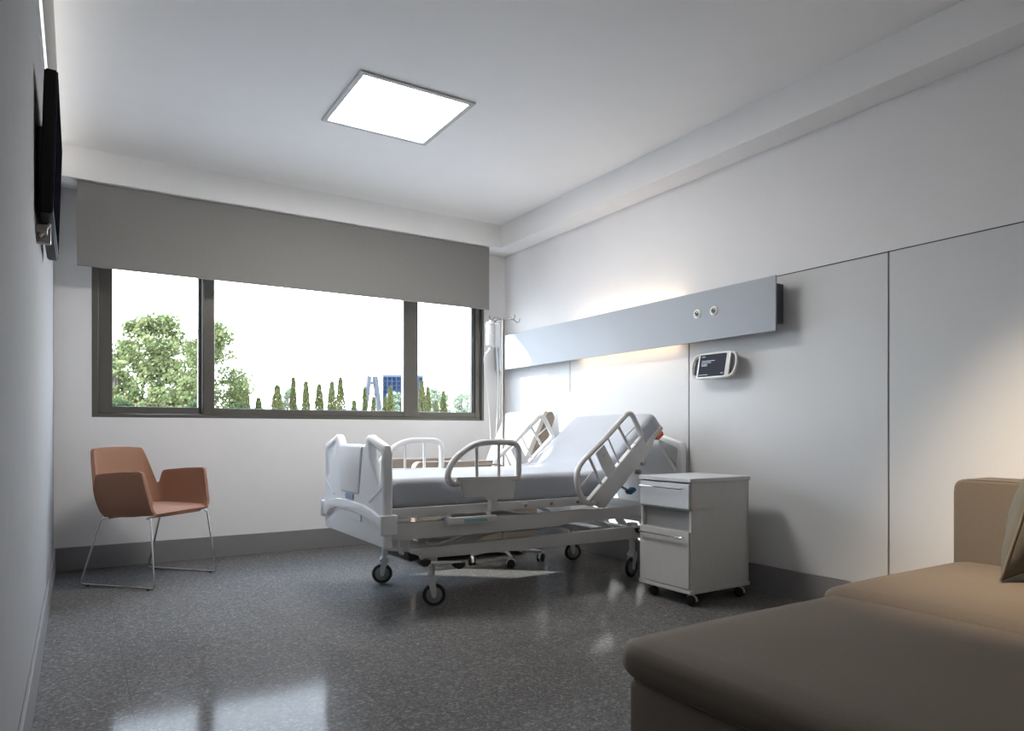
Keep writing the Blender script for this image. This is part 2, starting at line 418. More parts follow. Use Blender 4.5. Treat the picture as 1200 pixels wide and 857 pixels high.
MB()._add(slab(-.0015, .004, 3.275, 4.125, .05, .96, .0008)).build('screen', mat('tv_screen', (.005, .005, .008, 1), .35, spec=.0), tv)
MB().box((XL, 3.5, 1.98), (-.118, 3.9, 2.28), .004).build('wall_bracket', M['black'], tv)
b = MB(); b.box((XL, 3.42, 1.775), (-.09, 3.47, 1.852), .006).box((XL, 3.34, 1.80), (-.10, 3.41, 1.83), .004).cyl((XL+.01, 3.38, 1.79), (-.095, 3.38, 1.845), .010)
b.build('mount_clip', M['steel'], tv)

# ------------------------------------------------------------------ bed-head service panel
XP = 3.50
hp = thing('bedhead_panel', 'long grey bed-head service panel on the right wall with a warm glow behind', 'wall panel', (XR, 4.27, 1.6))
MB().prism([(2.635, 1.598), (5.885, 1.598), (5.885, 1.927), (2.635, 1.927)], 'yz', XP, XP+.012, .0015, 1).build('front_panel', M['headgrey'], hp)
MB().box((XP+.012, 2.672, 1.652), (XR-.001, 5.87, 1.893), .003, 1).build('duct_body', M['headdark'], hp)
for zz, nm in ((1.894, 'up'), (1.644, 'down')):
    MB().box((XP+.030, 3.50, zz), (XP+.085, 4.66, zz+.007)).build('led_strip', M['ledwarm'], hp, smooth=False)
for y in (3.245, 3.102):
    g = MB().lathe((XP-.008, y, 1.784), (1, 0, 0), [(.017, 0), (.028, .001), (.031, .004), (.031, .008), (.017, .008)]).build('gas_outlet', M['cream'], hp)
    MB().lathe((XP-.013, y, 1.784), (1, 0, 0), [(.006, .004), (.008, 0), (.016, .0), (.017, .012), (.006, .012)]).build('socket', M['socket'], g)
    MB().torus((XP-.012, y, 1.784), (1, 0, 0), .011, .0022, 20, 8).build('socket_ring', M['chrome'], g)

# ------------------------------------------------------------------ bedside terminal
tt = thing('bedside_terminal', 'small white touch screen terminal with side handles on the right wall', 'screen', (XR-.01, 3.14, 1.43))
def TM(): return Matrix.Translation((3.545, 3.14, 1.435)) @ Matrix.Rotation(R(12), 4, 'Y')
# local: x depth (front is -x), y along the wall, z up
def tbuild(mb_, name, m, parent, **k):
    mb_.bm.transform(TM()); return mb_.build(name, m, parent, **k)
body = MB().prism(rounded([(-.135, -.088), (.135, -.088), (.135, .088), (-.135, .088)], .02), 'yz', -.012, .016, .004)
tbuild(body, 'housing', M['tabwhite'], tt)
tbuild(MB().prism(rounded([(-.102, -.076), (.118, -.076), (.118, .074), (-.102, .074)], .004, 2), 'yz', -.0145, -.011), 'screen', M['scr'], tt, smooth=False)
for z, ya, yb in ((.060, .075, .105), (.030, -.01, .100), (.018, .02, .100), (.006, .05, .100), (-.002, .05, .095), (-.064, .035, .112), (-.060, -.095, -.072)):
    tbuild(MB().box((-.0155, ya, z-.0014), (-.0143, yb, z+.0014)), 'screen_text', M['scrtext'], tt, smooth=False)
for sg in (1, -1):
    h = MB().tube([(-.002, sg*.13, .080), (-.004, sg*.165, .066), (-.005, sg*.182, .025), (-.005, sg*.182, -.025), (-.004, sg*.165, -.066), (-.002, sg*.13, -.080)], .009, 10, smooth=6)
    tbuild(h, 'handle', M['tabwhite'], tt)
    tbuild(MB().prism([(sg*.136, -.07), (sg*.168, -.05), (sg*.174, 0), (sg*.168, .05), (sg*.136, .07)], 'yz', .0, .006), 'grip_backing', M['black'], tt, smooth=False)
MB().box((3.545, 3.09, 1.39), (XR-.01, 3.19, 1.48), .005).build('wall_mount', M['tabwhite'], tt)

# ------------------------------------------------------------------ hospital bed
bed = thing('hospital_bed', 'white adjustable hospital bed with raised back and side rails', 'bed', (2.45, 3.94, 0))
YN, YFAR = 3.46, 4.39
HOLE = [(.055, -.075), (.055, -.205), (.115, -.060), (.15, -.02)]
def end_board(name, xa, xb, parent, bev=.010):
    """end board in the YZ plane with two loop handles"""
    t = bmesh.new()
    yc = (3.42+4.44)/2; hw = .51; zb, zt = .385, .985
    # outline: half, mirrored
    half = [(hw-.005, zb), (hw, zb+.03), (hw, .885), (hw-.012, .925), (hw-.20, .972), (hw-.225, .982), (hw-.245, .98), (hw-.262, .962), (.215, .925)]
    out = half+[(-a, z) for a, z in half[::-1]]
    hole = rounded([(hw-.045, .880), (hw-.060, .725), (hw-.075, .72), (.300, .872), (.292, .925), (hw-.215, .935)], .018, 4)
    def ring(pts, x): return [t.verts.new((x, yc+a, z)) for a, z in pts]
    hole2 = [(-a, z) for a, z in hole]
    for x in (xa, xb):
        vs = ring(out, x); es = [t.edges.new((vs[i], vs[(i+1) % len(vs)])) for i in range(len(vs))]
        for hh in (hole, hole2):
            v2 = ring(hh, x); es += [t.edges.new((v2[i], v2[(i+1) % len(v2)])) for i in range(len(v2))]
        bmesh.ops.triangle_fill(t, edges=es, use_beauty=True, use_dissolve=False)
    t.verts.ensure_lookup_table()
    N = len(out); H = len(hole); per = N+2*H
    vs = t.verts
    for off, n in ((0, N), (N, H), (N+H, H)):
        for i in range(n):
            a, b_ = vs[off+i], vs[off+(i+1) % n]; c, d = vs[per+off+(i+1) % n], vs[per+off+i]
            t.faces.new((a, b_, c, d))
    bmesh.ops.recalc_face_normals(t, faces=t.faces[:])
    # keep only wall-vs-cap edges for rounding
    ed = [e for e in t.edges if len(e.link_faces) == 2 and e.calc_face_angle(0) > 1.2 and abs(e.verts[0].co.x-e.verts[1].co.x) < 1e-5]
    bmesh.ops.bevel(t, geom=ed, offset=bev, segments=3, profile=.5, affect='EDGES', clamp_overlap=True)
    m_ = MB(); m_._add(t)
    return m_.build(name, M['bedplastic'], parent, angle=50)
fb = end_board('footboard', 1.358, 1.412, bed, .016)
MB().prism(rounded([(3.742, .915), (4.142, .915), (4.10, .648), (3.80, .648)], .018), 'yz', 1.352, 1.366, .004).build('centre_panel', M['bedplastic'], fb)
MB().prism(rounded([(3.734, .920), (4.150, .920), (4.107, .641), (3.793, .641)], .018), 'yz', 1.3565, 1.360, .001).build('panel_shadow_gap', M['bedgrey'], fb)
MB().prism(rounded([(3.88, .640), (4.01, .640), (4.01, .605), (3.88, .605)], .015), 'yz', 1.350, 1.362, .002).build('label_plate', M['bluelabel'], fb)
# curved bumper band
def bumper(x0, x1):
    arch_t = [(3.405, .550), (3.47, .553), (3.56, .572), (3.70, .590), (3.93, .598), (4.16, .592), (4.30, .574), (4.39, .550), (4.455, .545)]
    arch_b = [(4.455, .470), (4.36, .475), (4.27, .518), (4.16, .540), (3.93, .545), (3.70, .530), (3.59, .500), (3.50, .478), (3.405, .470)]
    return MB().prism(arch_t+arch_b, 'yz', x0, x1, .008)
bumper(1.342, 1.366).build('bumper', M['bedplastic'], fb)
MB().prism(rounded([(3.75, .535), (4.09, .535), (4.09, .490), (3.75, .490)], .01), 'yz', 1.351, 1.362, .002).build('grip_recess', M['bedplastic'], fb)
MB().box((1.335, 3.402, .455), (1.432, 3.442, .56), .012).build('corner_sleeve', M['bedplastic'], fb)
MB().box((1.335, 4.418, .455), (1.432, 4.458, .56), .012).build('corner_sleeve', M['bedplastic'], fb)
for sg in (1, -1):
    MB().tube([(1.356, 3.93+sg*.485, .70), (1.356, 3.93+sg*.40, .66), (1.356, 3.93+sg*.30, .615)], .006, 8, smooth=4).build('moulding_rib', M['bedplastic'], fb)
hb = end_board('headboard', 3.535, 3.585, bed, .012)

# mattress: one sheet-covered slab folded at the hinge
def mattress():
    zc = .6625; th = .0825; hx = 2.90; ang = R(40); rad = .22
    pts = []; L1 = hx-rad*math.tan(ang/2)
    def path(sl):   # arc-length position
        la = L1-1.422; lb = rad*ang
        if sl < la: return Vector((1.422+sl, 0, zc)), 0.
        if sl < la+lb:
            a = (sl-la)/rad; return Vector((L1+rad*math.sin(a), 0, zc+rad*(1-math.cos(a)))), a
        d = sl-la-lb; p = Vector((L1+rad*math.sin(ang), 0, zc+rad*(1-math.cos(ang))))
        return p+Vector((math.cos(ang), 0, math.sin(ang)))*d, ang
    e = Vector((3.37, 0, 1.09))
    p0 = Vector((L1+rad*math.sin(ang), 0, zc+rad*(1-math.cos(ang))))
    tot = (L1-1.422)+rad*ang+(e-p0).length
    nS = 90; cr = .035
    hy = .44; yc = 3.92
    sec = []
    def arc(cy, cz, a0): return [(cy+cr*math.cos(a0+k*PI/8), cz+cr*math.sin(a0+k*PI/8)) for k in range(5)]
    sec += arc(hy-cr, th-cr, 0)
    for k in range(1, 16): sec.append((hy-cr-(2*hy-2*cr)*k/16, th))
    sec += arc(-hy+cr, th-cr, PI/2)
    sec += arc(-hy+cr, -th+cr, PI)
    for k in range(1, 16): sec.append((-hy+cr+(2*hy-2*cr)*k/16, -th))
    sec += arc(hy-cr, -th+cr, 3*PI/2)
    t = bmesh.new(); rings = []
    S = [0, .004, .012, .025]+[.025+(tot-.05)*k/nS for k in range(1, nS)]+[tot-.025, tot-.012, tot-.004, tot]
    for sl in S:
        p, a = path(sl); nrm = Vector((-math.sin(a), 0, math.cos(a)))
        dd = min(sl, tot-sl); ins = 0 if dd >= .03 else .03-math.sqrt(max(0, .03**2-(.03-dd)**2))
        rg = []
        for (y, z) in sec:
            yy = y*(hy-ins)/hy; zz = z*(th-ins)/th
            w = 0
            if z > th*.8:   # soft creases near the fold
                w = .007*math.sin(7*yy+30*sl)*math.exp(-((sl-(L1-1.422)-.12)/.22)**2)+.0025*math.sin(13*yy+2)*math.sin(9*sl)
                w += .012*math.exp(-((sl-(L1-1.422)-.02)/.09)**2)*max(0, yy/hy)
            v = p+nrm*(zz+w); rg.append(t.verts.new((v.x, yc+yy, v.z)))
        rings.append(rg)
    n = len(sec)
    for i in range(len(S)-1):
        for j in range(n): t.faces.new((rings[i][j], rings[i][(j+1) % n], rings[i+1][(j+1) % n], rings[i+1][j]))
    t.faces.new(rings[0][::-1]); t.faces.new(rings[-1])
    m_ = MB(); m_._add(t)
    return m_.build('mattress', M['sheet'], bed, angle=70)
mattress()

# mattress platform
pf = MB()
for y0 in (3.455, 4.355):
    pf.box((1.412, y0, .536), (2.78, y0+.03, .588), .006)
pf.box((1.412, 3.47, .545), (1.45, 4.37, .58), .004).box((2.70, 3.47, .545), (2.76, 4.37, .58), .004).box((1.45, 3.49, .562), (2.75, 4.35, .577))
plat = pf.build('mattress_platform', M['bedmetal'], bed)
for x in (2.27, 2.46, 2.66):
    MB().lathe((x, 3.451, .560), (0, 1, 0), [(.004, 0), (.010, .001), (.012, .004), (.012, .010)], 14).build('bolt', M['steel'], plat)
# backrest frame under the raised mattress
ang = R(40.4); ca, sa = math.cos(ang), math.sin(ang)
def tl(u, w): return (2.84+u*ca+w*sa, .575+u*sa-w*ca)   # u up the slope, w below the mattress underside
bf = MB()
for y0 in (3.465, 4.345):
    bf.prism([tl(0, .0), tl(.72, .0), tl(.72, .028), tl(.60, .03), tl(.56, .062), tl(.46, .064), tl(.42, .03), tl(.30, .032), tl(.26, .075), tl(.0, .085), tl(-.05, .03)], 'xz', y0, y0+.03, .004)
for u in (.02, .36, .70): bf.prism([tl(u-.025, .004), tl(u+.025, .004), tl(u+.025, .03), tl(u-.025, .03)], 'xz', 3.49, 4.35)
bf.prism([tl(0, .002), tl(.715, .002), tl(.715, .008), tl(0, .008)], 'xz', 3.49, 4.35)
bframe = bf.build('backrest_frame', M['bedmetal'], bed)
MB().prism([tl(.62, .03), tl(.695, .03), tl(.685, .055), tl(.63, .052)], 'xz', 3.452, 3.492, .004).build('release_lever', M['orange'], bframe)
x, z = tl(.12, .13)
MB().prism(rounded([(3.085, .603), (3.135, .632), (3.155, .61), (3.105, .58)], .008), 'xz', 3.455, 3.50, .004).build('crank_grip', M['blue'], bframe)
MB().cyl((3.03, 3.48, .64), (3.10, 3.48, .61), .007).build('crank_rod', M['steel'], bframe)
MB().lathe((3.216, 3.445, .788), (0, 1, 0), [(.006, 0), (.014, .002), (.017, .008), (.017, .03)], 18).build('pivot_knob', M['steel'], bframe)

# lift frame
lf = MB()
for y0 in (3.475, 4.345):
    lf.prism([(1.412, .504), (3.52, .504), (3.52, .432), (2.62, .428), (2.50, .412), (1.412, .412)], 'xz', y0, y0+.035, .005)
lf.box((1.43, 3.49, .42), (1.48, 4.37, .49), .005).box((2.25, 3.49, .43), (2.33, 4.37, .49), .005).box((3.44, 3.49, .44), (3.50, 4.37, .495), .005)
lf.build('lift_frame', M['bedmetal'], bed)
# head support uprights holding the headboard
for y0 in (3.53, 4.30): MB().box((3.50, y0, .44), (3.535, y0+.05, .62), .004).build('headboard_bracket', M['bedmetal'], bed)
for y0 in (3.60, 4.22): MB().box((1.41, y0, .43), (1.45, y0+.05, .62), .004).build('footboard_bracket', M['bedmetal'], bed)
# chassis
ch = MB()
for y0 in (3.535, 4.30):
    ch.prism([(1.625, .352), (3.33, .356), (3.33, .272), (2.30, .278), (1.625, .290)], 'xz', y0, y0+.035, .005)
for x0 in (1.66, 3.20): ch.box((x0, 3.56, .285), (x0+.06, 4.31, .345), .005)
chs = ch.build('chassis', M['bedmetal'], bed)
# lift arms and column
for yy in (3.64, 4.20):
    MB().prism(rounded([(1.80, .33), (1.86, .31), (2.40, .43), (2.38, .48), (2.32, .48)], .012), 'xz', yy, yy+.025, .003).build('lift_arm', M['bedmetal'], bed)
    MB().prism(rounded([(3.10, .33), (3.16, .32), (2.86, .47), (2.78, .48)], .012), 'xz', yy, yy+.025, .003).build('lift_arm', M['bedmetal'], bed)
MB().cyl((1.95, 3.93, .33), (2.34, 3.93, .455), .028).cyl((2.05, 3.93, .365), (1.80, 3.93, .315), .036).build('actuator', M['bedmetal'], bed)
MB().box((2.99, 3.74, .30), (3.09, 4.10, .34), .006).build('cross_plate', M['bedgrey'], bed)
MB().box((2.30, 3.75, .355), (2.62, 4.10, .395), .01).build('control_box', M['bedgrey'], bed)
# hooks by the foot end
hk = MB()
for x0 in (1.475, 1.535):
    hk.tube([(x0, 3.50, .415), (x0, 3.50, .37), (x0+.008, 3.497, .345), (x0+.028, 3.495, .338)], .009, 8, smooth=3)
hk.cyl((1.42, 3.505, .375), (1.64, 3.55, .335), .016)
hk.build('drainage_hook', M['bedmetal'], bed)
# pedal bar
pb = MB().tube([(1.62, 3.535, .29), (1.66, 3.50, .272), (1.75, 3.50, .264), (1.86, 3.50, .254)], .008, 8, smooth=3).build('brake_bar', M['bedmetal'], bed)
for px, pz in ((1.63, .275), (1.845, .240)):
    MB().prism([(px-.036, pz+.016), (px+.036, pz+.012), (px+.030, pz-.008), (px+.012, pz-.022), (px-.012, pz-.022), (px-.030, pz-.006)], 'xz', 3.485, 3.535, .005).build('brake_pedal', M['black'], pb)
MB().prism([(3.20, .345), (3.27, .345), (3.262, .325), (3.245, .312), (3.22, .312)], 'xz', 3.505, 3.54, .004).build('brake_pedal', M['black'], bed)
# handset tray
tr = MB().box((1.745, 3.425, .482), (2.05, 3.462, .520), .006).box((1.735, 3.43, .47), (1.76, 3.462, .527), .004).box((1.99, 3.44, .515), (2.02, 3.46, .538), .003).build('control_tray', M['bedmetal'], bed)
MB().box((1.84, 3.4225, .488), (1.985, 3.426, .508)).build('tray_label', M['teal'], tr, smooth=False)

# side rails
def rail_tube(pts, y): return [(a, y, z) for a, z in pts]
def foot_rail(y, s):
    r = bpy.data.objects.new('side_rail', None)
    m_ = MB().tube(rail_tube([(1.80, .712), (1.762, .712), (1.732, .738), (1.735, .785), (1.765, .835), (1.815, .880), (1.88, .918), (1.95, .937), (2.04, .940), (2.14, .936), (2.178, .918), (2.192, .88), (2.193, .82), (2.192, .76), (2.178, .728), (2.14, .722)], y), .0185, 12, smooth=5)
    m_.cyl((1.912, y, .915), (1.912, y, .725), .0095).cyl((2.058, y, .935), (2.058, y, .725), .0095).cyl((1.912, y, .812), (2.058, y, .812), .0045)
    o = m_.build('side_rail', M['bedmetal'], bed)
    p = MB().prism(rounded([(1.80, .742), (2.165, .737), (2.150, .612), (1.968, .612), (1.955, .632), (1.822, .634), (1.815, .70)], .008, 3), 'xz', y-.014, y+.014, .004)
    p.prism(rounded([(1.775, .748), (2.185, .742), (2.17, .722), (1.79, .726)], .004, 2), 'xz', y-.022, y+.022, .004)
    p.build('rail_plate', M['bedmetal'], o)
    MB().box((2.00, y-.008 if s > 0 else y-.03, .556), (2.045, y+.03 if s > 0 else y+.008, .614), .004).build('rail_bracket', M['bedmetal'], o)
    return o
foot_rail(3.415, 1); foot_rail(4.425, -1)
def head_rail(y, s):
    m_ = MB().tube(rail_tube([(2.76, .553), (2.705, .553), (2.668, .580), (2.632, .640), (2.620, .705), (2.632, .765), (2.672, .818), (2.735, .868), (2.87, .976), (3.00, 1.088), (3.032, 1.112), (3.060, 1.116), (3.082, 1.098), (3.118, 1.040), (3.150, .985), (3.155, .962), (3.135, .938), (3.10, .912)], y), .0175, 12, smooth=5)
    for a, b_, rr in (((2.716, .842), (2.815, .668), .0095), ((2.955, 1.040), (3.062, .880), .0095), ((2.868, .965), (2.960, .800), .006)):
        m_.cyl((a[0], y, a[1]), (b_[0], y, b_[1]), rr)
    m_.cyl((2.655, y, .663), (2.757, y, .756), .0045).cyl((3.016, y, .966), (3.112, y, 1.040), .0045)
    o = m_.build('side_rail', M['bedmetal'], bed)
    MB().prism([(2.768, .862), (2.835, .918), (2.930, .772), (2.862, .705)], 'xz', y-.007, y+.007, .003).build('grip_plate', M['bedmetal'], o)
    MB().prism([(2.822, .845), (2.836, .862), (2.842, .857), (2.828, .838)], 'xz', y-.0085, y+.0085).build('grip_mark', M['bedgrey'], o)
    p = MB().prism(rounded([(2.725, .575), (3.140, .948), (3.165, .955), (3.205, .85), (2.96, .64), (2.838, .515), (2.805, .522), (2.80, .552)], .010, 3), 'xz', y-.013, y+.013, .004)
    p.prism([(2.705, .572), (2.72, .558), (3.15, .938), (3.135, .955)], 'xz', y-.020, y+.020, .004)
    p.build('rail_plate', M['bedmetal'], o)
    MB().lathe((3.13, y-.02, .735), (0, 1, 0), [(.006, 0), (.014, .002), (.016, .006), (.016, .04)], 16).build('rail_knob', M['steel'], o)
    return o
head_rail(3.415, 1); head_rail(4.425, -1)

# bed casters
def bed_caster(x, y, rot):
    R0 = .066
    c = MB()
    c.cyl((x, y, .155), (x, y, .30), .020, n=18).cyl((x, y, .140), (x, y, .175), .027, n=18)
    d = Vector((math.cos(rot), math.sin(rot), 0)); nrm = Vector((-d.y, d.x, 0))
    ax = Vector((x, y, R0))+d*.016
    for sg in (1, -1):
        q = nrm*sg*.0235
        a = Matrix.Translation(ax+q) @ Matrix.Rotation(rot, 4, 'Z')
        t = MB().prism(rounded([(-.011, -.014), (.011, -.014), (.013, .03), (.006, .085), (-.040, .085), (-.024, .04)], .008, 3), 'xz', -.004, .004, .002)
        t.bm.transform(a); me = bpy.data.meshes.new('t'); t.bm.to_mesh(me); c.bm.from_mesh(me); bpy.data.meshes.remove(me); t.bm.free()
    t = MB().box((-.042, -.027, .078), (.014, .027, .100), .006)
    t.bm.transform(Matrix.Translation(ax) @ Matrix.Rotation(rot, 4, 'Z')); me = bpy.data.meshes.new('t'); t.bm.to_mesh(me); c.bm.from_mesh(me); bpy.data.meshes.remove(me); t.bm.free()
    o = c.build('caster', M['bedmetal'], bed)
    MB().torus(ax, nrm, R0-.012, .0125, 32, 12).build('tyre', M['tyre'], o)
    MB().lathe(ax-nrm*.014, nrm, [(.010, -.004), (.012, 0), (.034, .001), (.040, .005), (.054, .005), (.054, .023), (.040, .023), (.034, .027), (.012, .028), (.010, .032)], 32).build('wheel', M['wheel'], o)
    return o
for x, y, r_ in ((1.718, 3.60, R(-24)), (3.245, 3.60, R(195)), (1.718, 4.31, R(158)), (3.25, 4.31, R(-20))):
    bed_caster(x, y, r_)
for x, y in ((1.718, 3.60), (3.245, 3.60), (1.718, 4.31), (3.25, 4.31)):
    MB().box((x-.027, y-.027, .25), (x+.027, y+.027, .372), .006).build('caster_housing', M['bedmetal'], bed)

# ------------------------------------------------------------------ bedside cabinet
ns = thing('bedside_cabinet', 'small white bedside cabinet on casters between the bed and the sofa', 'cabinet', (3.2, 2.99, 0))
X0, X1, Y0, Y1 = 2.955, 3.445, 2.785, 3.20
bd = MB()
bd.box((X0, Y0, .088), (X1, Y0+.018, .708), .001, 1).box((X0, Y1-.018, .088), (X1, Y1, .708), .001, 1)
bd.box((X1-.018, Y0, .088), (X1, Y1, .708), .001, 1)
bd.box((X0, Y0, .545), (X1, Y1, .56), .001, 1)
cab = bd.build('body', M['laminate'], ns, smooth=False)
MB().box((X0-.014, Y0-.006, .072), (X1+.006, Y1+.006, .095), .003, 1).build('base_panel', M['laminate'], ns)
MB().box((X0-.015, Y0-.007, .708), (X1+.008, Y1+.007, .732), .003, 1).build('top', M['drawer'], ns)
MB().box((X0+.004, Y0+.018, .415), (X1-.018, Y1-.018, .428)).box((X0+.024, Y0+.018, .428), (X0+.030, Y1-.018, .548)).build('niche', M['niche'], ns, smooth=False)
dr = MB().box((X0-.014, Y0+.008, .556), (X0+.004, Y1-.004, .700), .002, 1).build('drawer', M['drawer'], ns)
do = MB().box((X0-.014, Y0+.008, .100), (X0+.004, Y1-.004, .426), .002, 1).build('door', M['laminate'], ns)
for z, par in ((.672, dr), (.392, do)):
    MB().tube([(X0-.012, Y0+.045, z), (X0-.034, Y0+.045, z), (X0-.036, Y0+.053, z), (X0-.036, Y1-.028, z), (X0-.034, Y1-.020, z), (X0-.012, Y1-.020, z)], .0045, 8, smooth=0).build('handle', M['chrome'], par)
def small_caster(x, y, rot, parent, r=.030):
    d = Vector((math.cos(rot), math.sin(rot), 0)); nrm = Vector((-d.y, d.x, 0)); ax = Vector((x, y, r))+d*.012
    c = MB().cyl((x, y, .05), (x, y, .075), .008).lathe(ax-nrm*.007, nrm, [(.004, 0), (.0335, 0), (.0335, .014), (.004, .014)], 24)
    # cut hood look: keep the hood over the upper half
    bmesh.ops.bisect_plane(c.bm, geom=c.bm.verts[:]+c.bm.edges[:]+c.bm.faces[:], plane_co=(x, y, r-.004), plane_no=(0, 0, -1), clear_outer=True)
    o = c.build('caster', M['whitecap'], parent)
    for sg in (1, -1):
        MB().lathe(ax+nrm*sg*.0165-nrm*.0085, nrm, [(.004, .0), (.024, 0), (.030, .004), (.030, .013), (.024, .017), (.004, .017)], 24).build('wheel', M['black'], o)
    return o
for x, y, r_ in ((2.995, 3.14, R(-60)), (2.99, 2.83, R(-70)), (3.40, 2.83, R(-75)), (3.40, 3.15, R(30))):
    small_caster(x, y, r_, ns)

# ------------------------------------------------------------------ terracotta armchair
arm = thing('armchair', 'terracotta fabric armchair on chrome sled legs by the back wall', 'chair', (.455, 5.25, 0))
CF = Vector((.68, -.733, 0)).normalized(); CS = Vector((-CF.y, CF.x, 0))
def cw(fw, lat, z): p = Vector((.455, 5.25, 0))+CF*fw+CS*lat; return (p.x, p.y, z)
def chair_shell():
    keys = [((.210, .262, .478), (.200, .272, .55)), ((.207, .262, .472), (.158, .296, .738)), ((.18, .264, .466), (.135, .299, .747)),
            ((.05, .268, .452), (.0, .300, .742)), ((-.10, .272, .446), (-.15, .300, .729)), ((-.135, .272, .446), (-.190, .299, .722)),
            ((-.165, .268, .446), (-.208, .296, .700)), ((-.185, .258, .447), (-.230, .286, .640)), ((-.202, .243, .448), (-.244, .276, .630)), ((-.215, .225, .449), (-.254, .268, .650)),
            ((-.225, .200, .449), (-.302, .236, .800)), ((-.229, .180, .450), (-.326, .216, .868)), ((-.231, .165, .450), (-.334, .200, .886)), ((-.233, .08, .450), (-.343, .10, .894)), ((-.234, 0, .450), (-.346, 0, .896))]
    full = keys+[((a[0], -a[1], a[2]), (b[0], -b[1], b[2])) for a, b in keys[-2::-1]]
    t = bmesh.new(); nv = 10; ins = []; outs = []
    th = .026
    # inward normal in plan
    def plan_n(i):
        a = full[max(0, i-1)][0]; b = full[min(len(full)-1, i+1)][0]
        d = Vector((b[0]-a[0], b[1]-a[1], 0)); 
        if d.length < 1e-6: d = Vector((0, -1, 0))
        d.normalize(); n_ = Vector((-d.y, d.x, 0))
        c = Vector((-full[i][0][0], -full[i][0][1], 0))
        return n_ if n_.dot(c) > 0 else -n_
    for i, (a, b) in enumerate(full):
        a, b = Vector(a), Vector(b); n_ = plan_n(i); ro = []; ri = []
        for k in range(nv+1):
            u = k/nv; p = a.lerp(b, u); bow = .014*math.sin(PI*u); p = p-n_*bow*.6
            if u < .2: p = p+n_*(.010*(1-u/.2)**2)
            ro.append(t.verts.new(cw(p.x, p.y, p.z)))
            q = p+n_*th
            ri.append(t.verts.new(cw(q.x, q.y, q.z)))
        outs.append(ro); ins.append(ri)
    n = len(full)
    for i in range(n-1):
        for k in range(nv):
            t.faces.new((outs[i][k], outs[i+1][k], outs[i+1][k+1], outs[i][k+1]))
            t.faces.new((ins[i][k], ins[i][k+1], ins[i+1][k+1], ins[i+1][k]))
        t.faces.new((outs[i][nv], outs[i+1][nv], ins[i+1][nv], ins[i][nv]))
        t.faces.new((outs[i][0], ins[i][0], ins[i+1][0], outs[i+1][0]))
    for i in (0, n-1):
        for k in range(nv): t.faces.new((outs[i][k], outs[i][k+1], ins[i][k+1], ins[i][k]))
    bmesh.ops.recalc_face_normals(t, faces=t.faces[:])
    ed = [e for e in t.edges if len(e.link_faces) == 2 and e.calc_face_angle(0) > .9]
    bmesh.ops.bevel(t, geom=ed, offset=.007, segments=3, profile=.5, affect='EDGES', clamp_overlap=True)
    m_ = MB(); m_._add(t); return m_.build('shell', M['chair'], arm, angle=55)
chair_shell()
def chair_seat():
    t = bmesh.new(); nu, nv = 16, 14; top = []; bot = []
    for i in range(nu+1):
        u = i/nu; fw = -.225+.450*u; rt = []; rb_ = []
        hw = .254 if fw > -.14 else .254-.07*((-.14-fw)/.085)
        fr_ = max(0, (u-.86)/.14)
        for j in range(nv+1):
            v = j/nv*2-1; lat = hw*v
            f2 = fw-.012*fr_*(v*v) - .0*fr_
            z = .502-.010*u+.006*(1-v*v)-.022*fr_**2
            zb = .438+.028*u-.016*(1-v*v)*u
            rt.append(t.verts.new(cw(f2, lat, z))); rb_.append(t.verts.new(cw(f2-.008*fr_, lat, min(zb, z-.006))))
        top.append(rt); bot.append(rb_)
    for i in range(nu):
        for j in range(nv):
            t.faces.new((top[i][j], top[i+1][j], top[i+1][j+1], top[i][j+1])); t.faces.new((bot[i][j], bot[i][j+1], bot[i+1][j+1], bot[i+1][j]))
    for i in range(nu):
        for j in (0, nv): t.faces.new((top[i][j], top[i+1][j], bot[i+1][j], bot[i][j]))
    for j in range(nv):
        for i in (0, nu): t.faces.new((top[i][j], top[i][j+1], bot[i][j+1], bot[i][j]))
    bmesh.ops.recalc_face_normals(t, faces=t.faces[:])
    m_ = MB(); m_._add(t); return m_.build('seat', M['chair'], arm, angle=60)
chair_seat()
for sg in (1, -1):
    pts = [(.185, sg*.245, .452), (.196, sg*.262, .436), (.247, sg*.286, .030), (.246, sg*.288, .016), (.236, sg*.288, .0105), (-.31, sg*.288, .0105), (-.322, sg*.288, .016), (-.324, sg*.287, .030), (-.196, sg*.262, .425), (-.180, sg*.245, .442)]
    lg = MB().tube([cw(*p) for p in pts], .0065, 10).build('leg', M['chrome'], arm)
    for fw in (.20, -.27):
        c = Vector(cw(fw, sg*.288, 0)); MB().cyl(c, c+Vector((0, 0, .008)), .011, n=14).build('foot_glide', M['black'], lg)
cb = MB()
for fw, z in ((.15, .445), (-.15, .438)): cb.cyl(cw(fw, -.245, z), cw(fw, .245, z), .0065, n=10)
cb.build('seat_support', M['chrome'], arm)

# ------------------------------------------------------------------ recliner behind the bed
rc = thing('recliner_chair', 'taupe recliner armchair with white cover behind the hospital bed', 'chair', (2.7, 5.05, 0))
MB().box((2.16, 4.93, .0), (3.22, 5.36, .145), .01).build('plinth', M['black'], rc)
MB().box((2.20, 4.79, .14), (3.20, 5.35, .40), .02).build('base', M['recl'], rc)
MB().box((2.15, 4.80, .40), (3.12, 5.34, .56), .04, 3).build('seat', M['recl'], rc)
for y0 in (4.695, 5.36):
    MB().prism(rounded([(2.11, .135), (3.20, .135), (3.20, .45), (2.86, .74), (2.80, .775), (2.14, .775), (2.11, .74)], [.02, .02, .05, .04, .03, .04, .03]), 'xz', y0, y0+.085, .02, 3).build('armrest', M['recl'], rc)
